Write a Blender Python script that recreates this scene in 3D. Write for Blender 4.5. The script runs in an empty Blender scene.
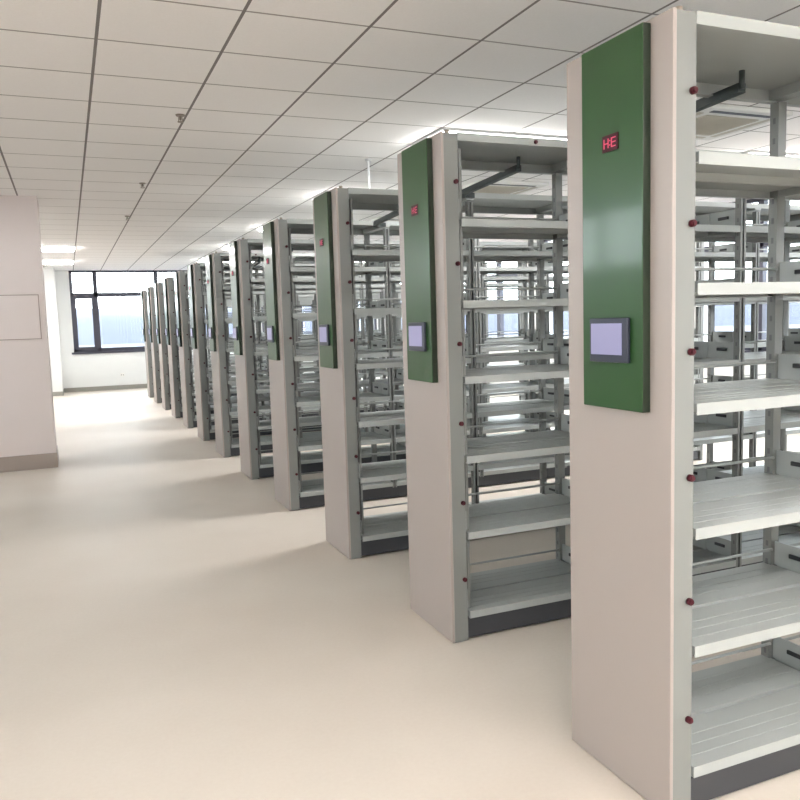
import bpy, bmesh, math, random
from mathutils import Vector, Matrix
random.seed(4)
S = bpy.context.scene
COL = S.collection

# ------------------------------------------------------------------ materials
def mat(name, col, rough=.5, metal=0, coat=0, spec=.5, noise=None, emit=None, bump=0, coat_rough=.05):
    m = bpy.data.materials.new(name); m.use_nodes = True
    n = m.node_tree.nodes; l = m.node_tree.links; b = n['Principled BSDF']
    b.inputs['Base Color'].default_value = (*col, 1)
    b.inputs['Roughness'].default_value = rough
    b.inputs['Metallic'].default_value = metal
    b.inputs['Coat Weight'].default_value = coat
    b.inputs['Coat Roughness'].default_value = coat_rough
    b.inputs['Specular IOR Level'].default_value = spec
    if noise:
        sc, amt = noise
        tc = n.new('ShaderNodeTexCoord'); nz = n.new('ShaderNodeTexNoise')
        nz.inputs['Scale'].default_value = sc; nz.inputs['Detail'].default_value = 5
        l.new(tc.outputs['Object'], nz.inputs['Vector'])
        mx = n.new('ShaderNodeMix'); mx.data_type = 'RGBA'
        mx.inputs['A'].default_value = (*[c * (1 - amt) for c in col], 1)
        mx.inputs['B'].default_value = (*[min(1, c * (1 + amt)) for c in col], 1)
        l.new(nz.outputs['Fac'], mx.inputs['Factor']); l.new(mx.outputs['Result'], b.inputs['Base Color'])
        if bump:
            bp = n.new('ShaderNodeBump'); bp.inputs['Strength'].default_value = bump; bp.inputs['Distance'].default_value = .002
            l.new(nz.outputs['Fac'], bp.inputs['Height']); l.new(bp.outputs['Normal'], b.inputs['Normal'])
    if emit:
        b.inputs['Emission Color'].default_value = (*emit[0], 1)
        b.inputs['Emission Strength'].default_value = emit[1]
    return m

M = {}
M['panel'] = mat('warm_white_paint', (.325, .278, .253), .42, noise=(3, .02))
M['frame'] = mat('pale_grey_paint', (.185, .19, .18), .4, noise=(4, .02))
M['shelf'] = mat('light_grey_shelf_paint', (.335, .35, .335), .38, noise=(5, .03))
M['dark'] = mat('charcoal_plinth', (.035, .037, .042), .5)
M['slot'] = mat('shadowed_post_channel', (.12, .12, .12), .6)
M['black'] = mat('black_plastic', (.015, .015, .017), .45)
M['green'] = mat('glossy_green_acrylic', (.023, .064, .020), .3, spec=.25, coat=.26, coat_rough=.09)
M['bezel'] = mat('dark_blue_grey_bezel', (.022, .025, .042), .4)
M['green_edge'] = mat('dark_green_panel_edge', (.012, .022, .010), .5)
M['screen'] = mat('lavender_lcd', (.1, .1, .15), .3, emit=((.145, .132, .22), .9))
M['led_back'] = mat('dark_red_display', (.05, .008, .012), .5, spec=.2)
M['led'] = mat('red_led_segments', (.25, .02, .04), .5, emit=((.5, .05, .11), .6))
M['knob'] = mat('dark_red_plastic', (.06, .008, .013), .6, spec=.2)
M['wall'] = mat('white_wall_paint', (.70, .705, .69), .75, noise=(6, .015))
M['pillar'] = mat('pinkish_white_paint', (.68, .60, .575), .7, noise=(5, .015))
M['skirt'] = mat('taupe_skirting', (.33, .27, .235), .5)
M['skirtg'] = mat('grey_skirting', (.26, .25, .22), .5)
M['winframe'] = mat('dark_aluminium', (.045, .045, .065), .45)
M['lampbody'] = mat('white_lamp_frame', (.8, .8, .8), .5)
M['lamp'] = mat('lit_lamp_diffuser', (.9, .9, .9), .5, emit=((1, .985, .985), 20))
M['ac'] = mat('off_white_plastic', (.72, .71, .67), .5)
M['grille'] = mat('beige_grille', (.52, .48, .40), .6)
M['metal'] = mat('dull_brass', (.30, .26, .22), .4, metal=.6)
M['cable'] = mat('dark_green_grey_cable_chain', (.03, .04, .04), .5)

def floor_mat():
    m = bpy.data.materials.new('cream_vinyl_floor'); m.use_nodes = True
    n = m.node_tree.nodes; l = m.node_tree.links; b = n['Principled BSDF']
    tc = n.new('ShaderNodeTexCoord')
    a = n.new('ShaderNodeTexNoise'); a.inputs['Scale'].default_value = 1.1; a.inputs['Detail'].default_value = 6
    f = n.new('ShaderNodeTexNoise'); f.inputs['Scale'].default_value = 60; f.inputs['Detail'].default_value = 3
    l.new(tc.outputs['Object'], a.inputs['Vector']); l.new(tc.outputs['Object'], f.inputs['Vector'])
    add = n.new('ShaderNodeMath'); add.operation = 'MULTIPLY_ADD'; add.inputs[1].default_value = .35
    l.new(f.outputs['Fac'], add.inputs[0]); l.new(a.outputs['Fac'], add.inputs[2])
    r = n.new('ShaderNodeValToRGB')
    r.color_ramp.elements[0].position = .35; r.color_ramp.elements[0].color = (.545, .475, .405, 1)
    r.color_ramp.elements[1].position = .95; r.color_ramp.elements[1].color = (.61, .55, .48, 1)
    l.new(add.outputs[0], r.inputs['Fac']); l.new(r.outputs['Color'], b.inputs['Base Color'])
    b.inputs['Roughness'].default_value = .55
    b.inputs['Specular IOR Level'].default_value = .2
    bp = n.new('ShaderNodeBump'); bp.inputs['Strength'].default_value = .06; bp.inputs['Distance'].default_value = .004
    l.new(a.outputs['Fac'], bp.inputs['Height']); l.new(bp.outputs['Normal'], b.inputs['Normal'])
    return m
M['floor'] = floor_mat()

GX, GY, X0, Y0 = .643, .60, -1.37, 5.68       # ceiling grid
def ceil_mat():
    m = bpy.data.materials.new('mineral_fibre_ceiling_tiles'); m.use_nodes = True
    n = m.node_tree.nodes; l = m.node_tree.links; b = n['Principled BSDF']
    tc = n.new('ShaderNodeTexCoord'); sp = n.new('ShaderNodeSeparateXYZ'); l.new(tc.outputs['Object'], sp.inputs[0])
    def line(out, o, g, w):
        s = n.new('ShaderNodeMath'); s.operation = 'SUBTRACT'; s.inputs[1].default_value = o - g * 60
        d = n.new('ShaderNodeMath'); d.operation = 'DIVIDE'; d.inputs[1].default_value = g
        fr = n.new('ShaderNodeMath'); fr.operation = 'FRACT'
        c = n.new('ShaderNodeMath'); c.operation = 'SUBTRACT'; c.inputs[1].default_value = .5
        ab = n.new('ShaderNodeMath'); ab.operation = 'ABSOLUTE'
        gt = n.new('ShaderNodeMath'); gt.operation = 'GREATER_THAN'; gt.inputs[1].default_value = .5 - w / g / 2
        l.new(out, s.inputs[0])
        for p, q in ((s, d), (d, fr), (fr, c), (c, ab), (ab, gt)): l.new(p.outputs[0], q.inputs[0])
        return gt.outputs[0]
    lx = line(sp.outputs[0], X0, GX, .017); ly = line(sp.outputs[1], Y0, GY, .015)
    nz = n.new('ShaderNodeTexNoise'); nz.inputs['Scale'].default_value = 90; l.new(tc.outputs['Object'], nz.inputs['Vector'])
    base = n.new('ShaderNodeMix'); base.data_type = 'RGBA'
    base.inputs['A'].default_value = (.88, .85, .83, 1); base.inputs['B'].default_value = (.94, .915, .90, 1)
    l.new(nz.outputs['Fac'], base.inputs['Factor'])
    m1 = n.new('ShaderNodeMix'); m1.data_type = 'RGBA'; m1.inputs['B'].default_value = (.36, .33, .31, 1)
    l.new(ly, m1.inputs['Factor']); l.new(base.outputs['Result'], m1.inputs['A'])
    m2 = n.new('ShaderNodeMix'); m2.data_type = 'RGBA'; m2.inputs['B'].default_value = (.22, .20, .19, 1)
    l.new(lx, m2.inputs['Factor']); l.new(m1.outputs['Result'], m2.inputs['A'])
    l.new(m2.outputs['Result'], b.inputs['Base Color']); b.inputs['Roughness'].default_value = .8
    return m
M['ceil'] = ceil_mat()

def glass_mat():
    m = bpy.data.materials.new('window_glass'); m.use_nodes = True
    n = m.node_tree.nodes; l = m.node_tree.links; n.clear()
    o = n.new('ShaderNodeOutputMaterial'); t = n.new('ShaderNodeBsdfTransparent'); g = n.new('ShaderNodeBsdfGlossy')
    g.inputs['Roughness'].default_value = .02; t.inputs['Color'].default_value = (.95, .98, .98, 1)
    lw = n.new('ShaderNodeLayerWeight'); lw.inputs['Blend'].default_value = .5; mx = n.new('ShaderNodeMixShader')
    pw = n.new('ShaderNodeMath'); pw.operation = 'POWER'; pw.inputs[1].default_value = 5; l.new(lw.outputs['Facing'], pw.inputs[0])
    f = n.new('ShaderNodeMath'); f.operation = 'MULTIPLY_ADD'; f.inputs[1].default_value = .9; f.inputs[2].default_value = .04; l.new(pw.outputs[0], f.inputs[0])
    l.new(f.outputs[0], mx.inputs[0]); l.new(t.outputs[0], mx.inputs[1]); l.new(g.outputs[0], mx.inputs[2]); l.new(mx.outputs[0], o.inputs[0])
    return m
M['glass'] = glass_mat()

# ------------------------------------------------------------------ helpers
def box(bm, x0, x1, y0, y1, z0, z1, mi=0, bev=0):
    v = [bm.verts.new((x, y, z)) for x in (x0, x1) for y in (y0, y1) for z in (z0, z1)]
    fs = [bm.faces.new([v[i] for i in q]) for q in ((0, 1, 3, 2), (4, 6, 7, 5), (0, 4, 5, 1), (2, 3, 7, 6), (0, 2, 6, 4), (1, 5, 7, 3))]
    for f in fs: f.material_index = mi
    if bev:
        es = list({e for f in fs for e in f.edges})
        r = bmesh.ops.bevel(bm, geom=es, offset=bev, segments=3, profile=.5, affect='EDGES')
        for f in r['faces']: f.material_index = mi; f.smooth = True
def tube(bm, a, b, r, seg=12, mi=0):
    a = Vector(a); b = Vector(b); d = b - a
    q = Vector((0, 0, 1)).rotation_difference(d.normalized()).to_matrix().to_4x4()
    r_ = bmesh.ops.create_cone(bm, cap_ends=True, segments=seg, radius1=r, radius2=r, depth=d.length, matrix=Matrix.Translation((a + b) / 2) @ q)
    for v in r_['verts']:
        for f in v.link_faces: f.material_index = mi; f.smooth = len(f.verts) == 4
def mesh(name, bm, mats):
    bmesh.ops.recalc_face_normals(bm, faces=bm.faces[:])
    me = bpy.data.meshes.new(name); bm.to_mesh(me); bm.free()
    for k in (mats if isinstance(mats, (list, tuple)) else [mats]): me.materials.append(M[k])
    return me
def obj(name, me, parent=None, loc=(0, 0, 0)):
    o = bpy.data.objects.new(name, me); COL.objects.link(o); o.location = loc
    if parent: o.parent = parent
    return o
def part(name, mats, parent, fn, loc=(0, 0, 0)):
    bm = bmesh.new(); fn(bm); return obj(name, mesh(name, bm, mats), parent, loc)
def tag(o, label, cat, group=None):
    o['label'] = label; o['category'] = cat
    if group: o['group'] = group
    return o
def struct(name, mats, fn):
    o = part(name, mats, None, fn); o['kind'] = 'structure'; return o
def empty(name, loc):
    o = bpy.data.objects.new(name, None); COL.objects.link(o); o.location = loc; o.empty_display_size = .2; return o
def boxes(*bs): 
    def f(bm):
        for b in bs: box(bm, *b)
    return f

# ------------------------------------------------------------------ room shell
XL, XR, YB, YF, CH = -5.6, 7.0, -3.4, 21.5, 3.05
SILL, TR = 1.0, 2.44
struct('floor', 'floor', boxes((XL - .3, XR + .3, YB - .3, YF + .3, -.2, 0)))
struct('ceiling', 'ceil', boxes((XL - .3, XR + .3, YB - .3, YF + .3, CH, CH + .2)))
farW = [(-1.48, 2.75), (3.35, 6.75)]
sideW = [(-2.6, .9), (1.5, 5.0), (5.6, 9.1), (9.7, 13.2), (13.8, 17.3), (17.9, 21.1)]
leftW = [(-2.4, 2.0), (2.4, 6.4), (6.8, 10.8), (11.2, 15.2), (15.6, 19.8)]  # unseen windows, placed and sized for fill daylight and the reflected band
LS = 2.15
backW = [(-5.2, -4.2)]  # unseen window added for light from behind the camera
def left_wall(bm):
    box(bm, XL - .25, XL, YB, YF, 0, LS)
    e = [YB] + [v for w in leftW for v in w] + [YF]
    for i in range(0, len(e), 2): box(bm, XL - .25, XL, e[i], e[i + 1], LS, CH)
struct('wall_left', 'wall', left_wall)
def back_wall(bm):
    box(bm, XL - .25, XR + .25, YB - .25, YB, 0, SILL)
    e = [XL - .25] + [v for w in backW for v in w] + [XR + .25]
    for i in range(0, len(e), 2): box(bm, e[i], e[i + 1], YB - .25, YB, SILL, CH)
struct('wall_back', 'wall', back_wall)
def far_wall(bm):
    box(bm, XL - .25, XR + .25, YF, YF + .25, 0, SILL)
    e = [XL - .25] + [v for w in farW for v in w] + [XR + .25]
    for i in range(0, len(e), 2): box(bm, e[i], e[i + 1], YF, YF + .25, SILL, CH)
struct('wall_far', 'wall', far_wall)
def right_wall(bm):
    box(bm, XR, XR + .25, YB, YF, 0, SILL)
    e = [YB] + [v for w in sideW for v in w] + [YF]
    for i in range(0, len(e), 2): box(bm, XR, XR + .25, e[i], e[i + 1], SILL, CH)
struct('wall_right', 'wall', right_wall)
# column standing at the far left end and narrow return beside the window
struct('trim_1', ['wall', 'skirtg'], boxes((-3.1, -1.80, 20.55, YF, 0, CH), (-3.11, -1.79, 20.54, YF, 0, .10, 1)))
struct('baseboard_far', 'skirtg', boxes((-1.785, XR, YF - .015, YF, 0, .11)))
struct('baseboard_right', 'skirtg', boxes((XR - .015, XR, YB, YF - .02, 0, .11)))
struct('baseboard_left', 'skirt', boxes((XL, XL + .015, YB, YF - .02, 0, .11)))

def window(n, a0, a1, far, side=1):
    w = a1 - a0
    m1 = a0 + (.60 if far and n == 1 else w * .33); m2 = a0 + (2.09 if far and n == 1 else w * .67)
    d0, d1 = .03, .11
    SILL = LS if side == 'left' else 1.0; TR = CH if side == 'left' else 2.44
    def B(bm, u0, u1, v0, v1, z0, z1, mi=0):
        if side == 'left': box(bm, XL - v1, XL - v0, u0, u1, z0, z1, mi)
        elif side == 'back': box(bm, u0, u1, YB - v1, YB - v0, z0, z1, mi)
        elif far: box(bm, u0, u1, YF + v0, YF + v1, z0, z1, mi)
        else: box(bm, XR + v0, XR + v1, u0, u1, z0, z1, mi)
    bm = bmesh.new()
    B(bm, a0, a0 + .07, d0, d1, SILL, CH); B(bm, a1 - .07, a1, d0, d1, SILL, CH)
    B(bm, a0, a1, d0, d1, SILL, SILL + .09); B(bm, a0, a1, d0, d1, CH - .05, CH)
    if side != 'left': B(bm, a0, a1, d0, d1, TR - .05, TR + .05)
    for q in (m1, m2): B(bm, q - .05, q + .05, d0, d1, SILL, CH)
    # opening sash frame in the narrow bay

    B(bm, a0 + .07, a0 + .12, d0 - .015, d1, SILL + .05, TR - .05); B(bm, m1 - .11, m1 - .05, d0 - .015, d1, SILL + .05, TR - .05)
    B(bm, a0 + .12, m1 - .11, d0 - .015, d1, TR - .10, TR - .05); B(bm, a0 + .12, m1 - .11, d0 - .015, d1, SILL + .05, SILL + .13)
    o = obj('window_%d' % n, mesh('window', bm, 'winframe')); o['kind'] = 'structure'
    bm = bmesh.new(); B(bm, a0 + .02, a1 - .02, .066, .074, SILL + .02, CH - .02)
    obj('pane', mesh('pane', bm, 'glass'), o)
    bm = bmesh.new(); B(bm, a0 - .06, a1 + .02, -.05, .03, SILL - .05, SILL)
    obj('sill', mesh('sill', bm, 'winframe'), o)
k = 0
for a, b in farW: k += 1; window(k, a, b, True)
for a, b in sideW: k += 1; window(k, a, b, False)
for a, b in leftW: k += 1; window(k, a, b, False, 'left')
for a, b in backW: k += 1; window(k, a, b, False, 'back')

# ------------------------------------------------------------------ pillar
def pil(bm):
    box(bm, -2.95, -1.82, 9.74, 10.34, 0, CH, bev=.0)
pillar = tag(part('pillar', 'pillar', None, pil), 'wide pinkish-white square pillar at the left with taupe skirting', 'pillar')
part('baseboard', 'skirt', pillar, boxes((-2.965, -1.808, 9.725, 10.352, 0, .17)))
def cab(bm):
    box(bm, -2.7, -1.862, 9.728, 9.74, 1.46, 1.98, bev=.004)
cb = tag(part('wall_cabinet', 'pillar', None, cab), 'flush pinkish-white cabinet cover let into the left pillar', 'cabinet')
part('door_gap', 'skirt', cb, boxes((-2.69, -1.875, 9.7265, 9.7285, 1.47, 1.97)))
part('door', 'pillar', cb, lambda bm: box(bm, -2.68, -1.885, 9.718, 9.728, 1.48, 1.96, bev=.003))

# socket below the far window
so = tag(part('wall_socket', 'ac', None, lambda bm: box(bm, -.42, -.32, YF - .012, YF, .33, .42, bev=.003)), 'small white double socket on the far wall below the window', 'socket')
part('socket_hole', 'slot', so, boxes((-.40, -.385, YF - .014, YF - .012, .36, .39), (-.355, -.34, YF - .014, YF - .012, .36, .39)))

# ------------------------------------------------------------------ ceiling fittings
def lamp(x, y, label):
    r = tag(empty('ceiling_light', (x, y, CH)), label, 'ceiling light', 'recessed ceiling light panels')
    def fr(bm):
        w, d = 2 * GX, GY
        box(bm, 0, w, 0, .03, -.02, 0); box(bm, 0, w, d - .03, d, -.02, 0); box(bm, 0, .03, .03, d - .03, -.02, 0); box(bm, w - .03, w, .03, d - .03, -.02, 0)
    part('frame', 'lampbody', r, fr)
    part('diffuser', 'lamp', r, boxes((.03, 2 * GX - .03, .03, GY - .03, -.050, -.002)))
xA = X0 - 2 * GX; xB = X0 + 4 * GX; xC = X0 + 9 * GX
yy = [Y0 + GY * i for i in (-4, 1, 6, 11, 16, 21)]
for y, t in ((yy[4], 'lit ceiling panel at the far left, nearer of the pair above the aisle'), (yy[5], 'lit ceiling panel at the far left, last before the window wall')):
    lamp(xA, y, t)
nm = ['first', 'second', 'third', 'fourth', 'fifth', 'last']
for i, y in enumerate(yy[1:]):
    lamp(xB, y - GY, 'lit ceiling panel over the rack ends, %s of that row from the camera' % ['first', 'second', 'third', 'fourth', 'last'][i])
for i, y in enumerate(yy):  # row added to light the right side of the room
    lamp(xC, y - GY, 'lit ceiling panel added to light the right half of the racks, %s of that row' % nm[i])

for i, y in enumerate((Y0 - 11 * GY, Y0 - 14 * GY)):  # unseen lamps added behind the camera to brighten the foreground
    for x, t in ((xA, 'behind the camera over the aisle'), (xB - 2 * GX, 'behind the camera on the rack side'), (xC, 'behind the camera by the right windows')):
        lamp(x, y, 'unseen fill light panel added %s, %s' % (t, ('nearer one', 'farther one')[i]))
def cassette(x, y, label):
    r = tag(empty('air_conditioner', (x, y, CH - .001)), label, 'air conditioner', 'ceiling cassette air conditioners')
    W = .86
    part('housing', 'ac', r, lambda bm: box(bm, 0, W, 0, W, -.035, 0, bev=.008))
    part('grille', 'grille', r, lambda bm: [box(bm, .17, W - .17, .17, W - .17, -.042, -.035)] + [box(bm, .18, W - .18, .19 + .03 * i, .20 + .03 * i, -.047, -.042) for i in range(16)])
    for s in range(4):
        bm = bmesh.new()
        a = (.13, W - .13, .06, .105) if s == 0 else (.13, W - .13, W - .105, W - .06) if s == 1 else (.06, .105, .13, W - .13) if s == 2 else (W - .105, W - .06, .13, W - .13)
        box(bm, *a, -.038, -.034)
        obj('air_slot', mesh('air_slot', bm, 'black' if s == 0 else 'grille'), r)
cassette(2.72, 4.48, 'square ceiling air conditioner with a dark slot, seen above the nearest rack opening')
cassette(2.62, 7.62, 'square ceiling air conditioner with a dark slot, seen above the second rack')
cassette(2.62, 10.62, 'square ceiling air conditioner seen over the third rack')

def sprinkler(x, y, label):
    r = tag(empty('sprinkler', (x, y, CH)), label, 'sprinkler', 'sprinkler heads on the ceiling'); r.scale = (.85, .85, .75)
    def rose(bm): bmesh.ops.create_cone(bm, cap_ends=True, segments=16, radius1=.034, radius2=.040, depth=.012, matrix=Matrix.Translation((0, 0, -.006)))
    part('escutcheon', 'metal', r, rose)
    def body(bm):
        tube(bm, (0, 0, -.012), (0, 0, -.05), .01); tube(bm, (-.014, 0, -.02), (-.018, 0, -.062), .003); tube(bm, (.014, 0, -.02), (.018, 0, -.062), .003)
        bmesh.ops.create_cone(bm, cap_ends=True, segments=12, radius1=.026, radius2=.026, depth=.004, matrix=Matrix.Translation((0, 0, -.065)))
    part('nozzle', 'metal', r, body)
for x, y, t in ((-.77, 5.86, 'brass sprinkler head nearest the camera, above the aisle'), (-.79, 8.66, 'brass sprinkler head over the aisle, middle of three'), (-.77, 11.2, 'brass sprinkler head over the aisle, farthest of three')):
    sprinkler(x, y, t)
hr = tag(empty('hanging_rod', (1.06, 6.95, CH)), 'thin white rod hanging from the ceiling above the third rack', 'rod')
part('rod', 'lampbody', hr, lambda bm: tube(bm, (0, 0, 0), (0, 0, -.42), .011))
part('ceiling_rose', 'lampbody', hr, lambda bm: tube(bm, (0, 0, 0), (0, 0, -.02), .03))

# ------------------------------------------------------------------ one mobile rack
D, H, BAY, NB = .51, 2.40, .868, 5
LEV = [.145, .535, .905, 1.285, 1.64, 2.015]
X1 = .085
LEN = X1 + NB * BAY
def shelf_mesh():
    bm = bmesh.new(); w = BAY - .026; d = D / 2 - .012; t = .002
    box(bm, 0, w, 0, d, -.006, 0)                                # deck
    box(bm, 0, w, 0, .003, -.035, -.006); box(bm, 0, w, .003, .022, -.035, -.032)   # front lip with return
    box(bm, 0, w, d - .003, d, -.030, -.006)                     # rear turn-down
    for i in range(3): box(bm, .0, w, .055 + .05 * i, .060 + .05 * i, 0, .0012)     # pressed ribs
    for xx in (0, w - .003): box(bm, xx, xx + .003, .003, d - .003, -.028, -.006)
    return mesh('shelf', bm, 'shelf')
def post_mesh():
    bm = bmesh.new(); h = H - .06
    # C channel 36 x 30, its inner shade put in as a dark strip
    box(bm, -.018, .018, 0, .004, .1, h) if False else None
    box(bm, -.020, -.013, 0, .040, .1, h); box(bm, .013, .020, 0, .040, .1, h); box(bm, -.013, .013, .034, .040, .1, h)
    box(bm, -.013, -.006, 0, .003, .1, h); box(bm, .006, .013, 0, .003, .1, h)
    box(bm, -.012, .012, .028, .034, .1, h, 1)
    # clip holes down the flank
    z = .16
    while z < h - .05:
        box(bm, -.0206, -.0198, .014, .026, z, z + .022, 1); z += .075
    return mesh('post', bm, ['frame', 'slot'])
def plate_mesh():
    bm = bmesh.new()
    box(bm, -.003, .003, .042, D - .042, 0, .095)
    for y in (.10, D - .19): box(bm, -.012, -.003, y, y + .075, .045, .062, 1, bev=.003)
    box(bm, -.007, -.003, D / 2 - .01, D / 2 + .01, 0, .095)
    return mesh('side_plate', bm, ['shelf', 'black'])
def rail_mesh():
    bm = bmesh.new(); tube(bm, (0, 0, 0), (BAY - .04, 0, 0), .006, 8); return mesh('back_rail', bm, 'shelf')
SH, PO, PL, RA = shelf_mesh(), post_mesh(), plate_mesh(), rail_mesh()

def make_rack():
    r = empty('mobile_shelving_rack', (0, 0, 0))
    # end panel with softly rounded vertical corners
    def ep(bm): box(bm, 0, .014, 0, D, .004, H, bev=.003)
    part('end_panel', 'panel', r, ep)
    ef = part('end_frame', 'frame', r, lambda bm: [box(bm, .012, X1, .0015, .045, .004, H - .004), box(bm, .012, X1, D - .045, D - .0015, .004, H - .004),
                                                  box(bm, .030, .055, .045, D - .045, .1, H - .004)])
    for z in (.31, .685, 1.065, 1.44, 1.81, 2.18):
        def kn(bm):
            tube(bm, (0, 0, 0), (0, -.012, 0), .0105, 14); tube(bm, (0, -.012, 0), (0, -.017, 0), .007, 14)
        if z == .31:
            kb = bmesh.new(); kn(kb); KM = mesh('knob', kb, 'knob')
        obj('knob', KM, r, (.070, .0015, z))
    # green control panel on the end
    def gpf(bm):
        box(bm, -.030, 0, .090, .384, 1.258, 2.388, bev=.003)
        bm.normal_update()
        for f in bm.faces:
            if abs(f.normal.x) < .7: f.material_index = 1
    gp = part('control_panel', ['green', 'green_edge'], r, gpf)
    def bez(bm): box(bm, -.044, -.032, .142, .330, 1.406, 1.545, bev=.003)
    sc = part('touchscreen_frame', 'bezel', gp, bez)
    part('screen_glass', 'screen', gp, boxes((-.0455, -.0435, .168, .320, 1.430, 1.528)))
    part('display_window', 'led_back', gp, boxes((-.0335, -.0318, .198, .274, 2.056, 2.106)))
    def seg(bm):
        # red seven segment characters, blurred in the photograph: H : C
        def s(y0, y1, z0, z1): box(bm, -.0345, -.0335, y0, y1, 2.081 + z0 * .8, 2.081 + z1 * .8)
        # seen from the aisle, +y is to the left
        for c in (.254, .218):
            s(c + .008, c + .012, -.018, .018)
            s(c - .010, c + .010, -.002, .002)
            if c == .254: s(c - .012, c - .008, -.018, .018)
            else: s(c - .010, c + .010, .014, .018); s(c - .010, c + .010, -.018, -.014)
        s(.234, .238, .006, .010); s(.234, .238, -.010, -.006)
    part('led_digits', 'led', gp, seg)
    # plinth with rail wheels cover
    part('plinth', 'dark', r, lambda bm: [box(bm, X1, LEN - .02, .012, D - .012, .012, .108), box(bm, X1, LEN - .02, .006, .012, .085, .108)])
    # frames
    for i in range(NB + 1):
        x = X1 + i * BAY
        if i == 0: x += .02
        if i == NB: x -= .02
        a = obj('post', PO, r, (x, 0, 0))
        if i == 0: a.location.y = .046
        b = obj('post', PO, r, (x, D, 0)); b.scale.y = -1
        if i == 0: b.location.y = D - .046
        for z in LEV:
            obj('side_plate', PL, r, (x, 0, z + .001))
    for i in range(NB):
        x = X1 + i * BAY + .013
        for z in LEV:
            obj('shelf', SH, r, (x, .002, z))
            b = obj('shelf', SH, r, (x, D - .002, z)); b.scale.y = -1
            obj('back_rail', RA, r, (x - .005, D - .055, z + .07))
    # top cover
    def top(bm):
        box(bm, X1, LEN, .0, D, H - .012, H, bev=0)
        box(bm, X1, LEN, .0, .003, H - .036, H - .012); box(bm, X1, LEN, D - .003, D, H - .062, H - .012)
        box(bm, X1, LEN, .003, .03, H - .036, H - .033); box(bm, X1, LEN, D - .03, D - .003, H - .062, H - .058)
        for i in range(1, NB): box(bm, X1 + i * BAY - .03, X1 + i * BAY + .03, .003, D - .003, H - .05, H - .012)
    part('top_cover', 'shelf', r, top)
    part('cover_bolt', 'knob', r, lambda bm: tube(bm, (.50, 0, H - .02), (.50, -.008, H - .02), .009))
    def cap(bm): tube(bm, (.045, .03, H - .004), (.045, .03, H + .014), .012)
    part('cap_bolt', 'metal', r, cap)
    # right hand end, an open frame
    part('open_end_frame', 'frame', r, boxes((LEN, LEN + .03, 0, .05, .004, H), (LEN, LEN + .03, D - .05, D, .004, H), (LEN, LEN + .03, .05, D - .05, .004, .11), (LEN, LEN + .03, .05, D - .05, H - .07, H)))
    return r
def cable(r):
    # folding cable arm on top, reaching back to the following rack
    def arm(bm):
        pts = [(.62, D - .16, H - .07), (.70, D + .60, H - .07), (.73, D + .70, H - .07), (.82, D + .71, H - .07)]
        for a, b in zip(pts, pts[1:]):
            a = Vector(a); b = Vector(b); d = (b - a).normalized(); n = Vector((-d.y, d.x, 0)) * .016
            for zz in (0,):
                v = [bm.verts.new(p + Vector((0, 0, h))) for h in (-.016, .016) for p in (a - n, a + n, b + n, b - n)]
                for q in ((0, 1, 2, 3), (7, 6, 5, 4), (0, 4, 5, 1), (1, 5, 6, 2), (2, 6, 7, 3), (3, 7, 4, 0)): bm.faces.new([v[i] for i in q])
        tube(bm, (.62, D - .16, H - .075), (.62, D - .16, H - .012), .010)
    part('cable_arm', 'cable', r, arm)

def copy_tree(o, parent=None):
    c = o.copy(); COL.objects.link(c); c.parent = parent
    for ch in list(o.children): copy_tree(ch, c)
    return c
proto = make_rack(); cable(proto)
Y2, SP = 3.2686, 1.50643
ordn = ['', 'second', 'third', 'fourth', 'fifth', 'sixth', 'seventh', 'eighth', 'ninth', 'tenth', 'eleventh', '']
labels = []
for i in range(12):
    if i == 0: t = 'largest and nearest warm white shelving rack with green control panel, at the right edge'
    elif i == 11: t = 'smallest and farthest white shelving rack, last of the row before the far window'
    else: t = '%s white mobile shelving rack in the row, counted back from the nearest one' % ordn[i]
    labels.append(t)
racks = []
for i in range(12):
    o = proto if i == 0 else copy_tree(proto)
    o.location = (0, (Y2 + SP * (i - 1)) if i else 1.79, 0)
    tag(o, labels[i], 'shelving rack', 'mobile shelving racks in a row')
    racks.append(o)

# ------------------------------------------------------------------ outside
def ground(bm): box(bm, -2500, 2500, -800, 3000, -26, -25)
M['ground'] = mat('hazy_city_ground', (.017, .020, .038), .9, noise=(.01, .4))  # distance haze put into the blue ground colour
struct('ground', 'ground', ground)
M['hill'] = mat('hazy_blue_hills', (.018, .022, .041), .9, noise=(.004, .10))  # haze over the hills put into their colour
def hills(bm):
    N = 120; ring = []
    for i in range(N + 1):
        a = math.radians(-100 + 215 * i / N)
        h = 52 + 12 * math.sin(i * .31) + 9 * math.sin(i * .9 + 1) + random.uniform(-3, 3)
        rr = 1500
        ring.append([bm.verts.new((math.sin(a) * (rr + q), math.cos(a) * (rr + q), z)) for q, z in ((0, -25), (150, h * .45), (330, h), (700, -25))])
    for a, b in zip(ring, ring[1:]):
        for k in range(3): bm.faces.new((a[k], b[k], b[k + 1], a[k + 1])).smooth = True
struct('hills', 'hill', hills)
M['bld'] = mat('pale_distant_facade', (.034, .037, .055), .9)
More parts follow.
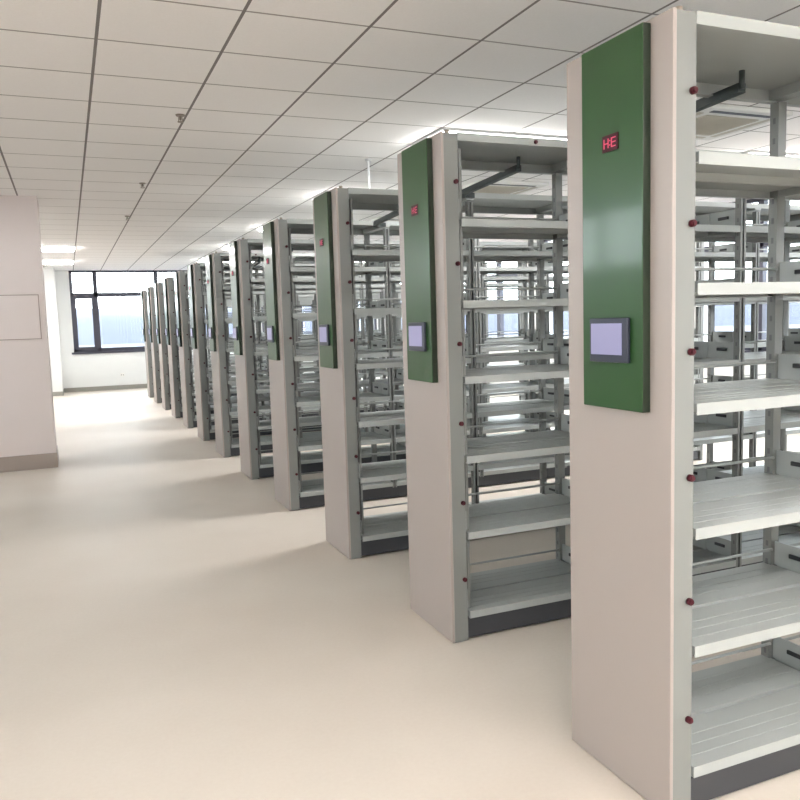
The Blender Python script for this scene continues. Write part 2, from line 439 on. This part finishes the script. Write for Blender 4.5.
for i in range(16):
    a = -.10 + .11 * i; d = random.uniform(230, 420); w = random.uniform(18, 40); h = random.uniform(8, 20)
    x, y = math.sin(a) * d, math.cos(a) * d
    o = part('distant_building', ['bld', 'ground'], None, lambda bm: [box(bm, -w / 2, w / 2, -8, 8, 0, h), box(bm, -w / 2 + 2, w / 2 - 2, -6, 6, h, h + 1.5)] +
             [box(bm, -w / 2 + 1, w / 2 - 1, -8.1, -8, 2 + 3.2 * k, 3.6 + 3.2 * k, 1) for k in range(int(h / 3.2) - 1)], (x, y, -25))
    tag(o, 'hazy pale building far outside the window', 'building', 'hazy buildings beyond the windows')

# ------------------------------------------------------------------ world, camera
w = bpy.data.worlds.new('overcast_sky'); S.world = w; w.use_nodes = True
n = w.node_tree.nodes; l = w.node_tree.links; bg = n['Background']
tc = n.new('ShaderNodeTexCoord'); sp = n.new('ShaderNodeSeparateXYZ'); l.new(tc.outputs['Generated'], sp.inputs[0])
r = n.new('ShaderNodeValToRGB'); l.new(sp.outputs[2], r.inputs[0])
r.color_ramp.elements[0].position = 0; r.color_ramp.elements[0].color = (.93, .96, 1, 1)
r.color_ramp.elements[1].position = .6; r.color_ramp.elements[1].color = (.86, .93, 1, 1)
l.new(r.outputs[0], bg.inputs[0]); bg.inputs[1].default_value = 9

cam = bpy.data.cameras.new('camera'); co = bpy.data.objects.new('camera', cam); COL.objects.link(co); S.camera = co
R_ = Vector((0.92062352, -0.38928126, -0.03020654)); U_ = Vector((0.06695858, 0.08118765, 0.99444714)); D_ = Vector((0.38466724, 0.91753401, -0.10080898))
m = Matrix((R_, U_, -D_)).transposed().to_4x4(); m.translation = (-1.6082, 0, 1.55713)
co.matrix_world = m
cam.sensor_width = 36; cam.lens = 784.517 / 800 * 36; cam.clip_start = .05; cam.clip_end = 6000

vs = S.view_settings; vs.view_transform = 'Standard'; vs.look = 'None'; vs.exposure = .80; vs.gamma = 1; vs.use_curve_mapping = False
S.cycles.max_bounces = 10; S.cycles.diffuse_bounces = 6; S.cycles.transparent_max_bounces = 12
S.cycles.sample_clamp_indirect = 6
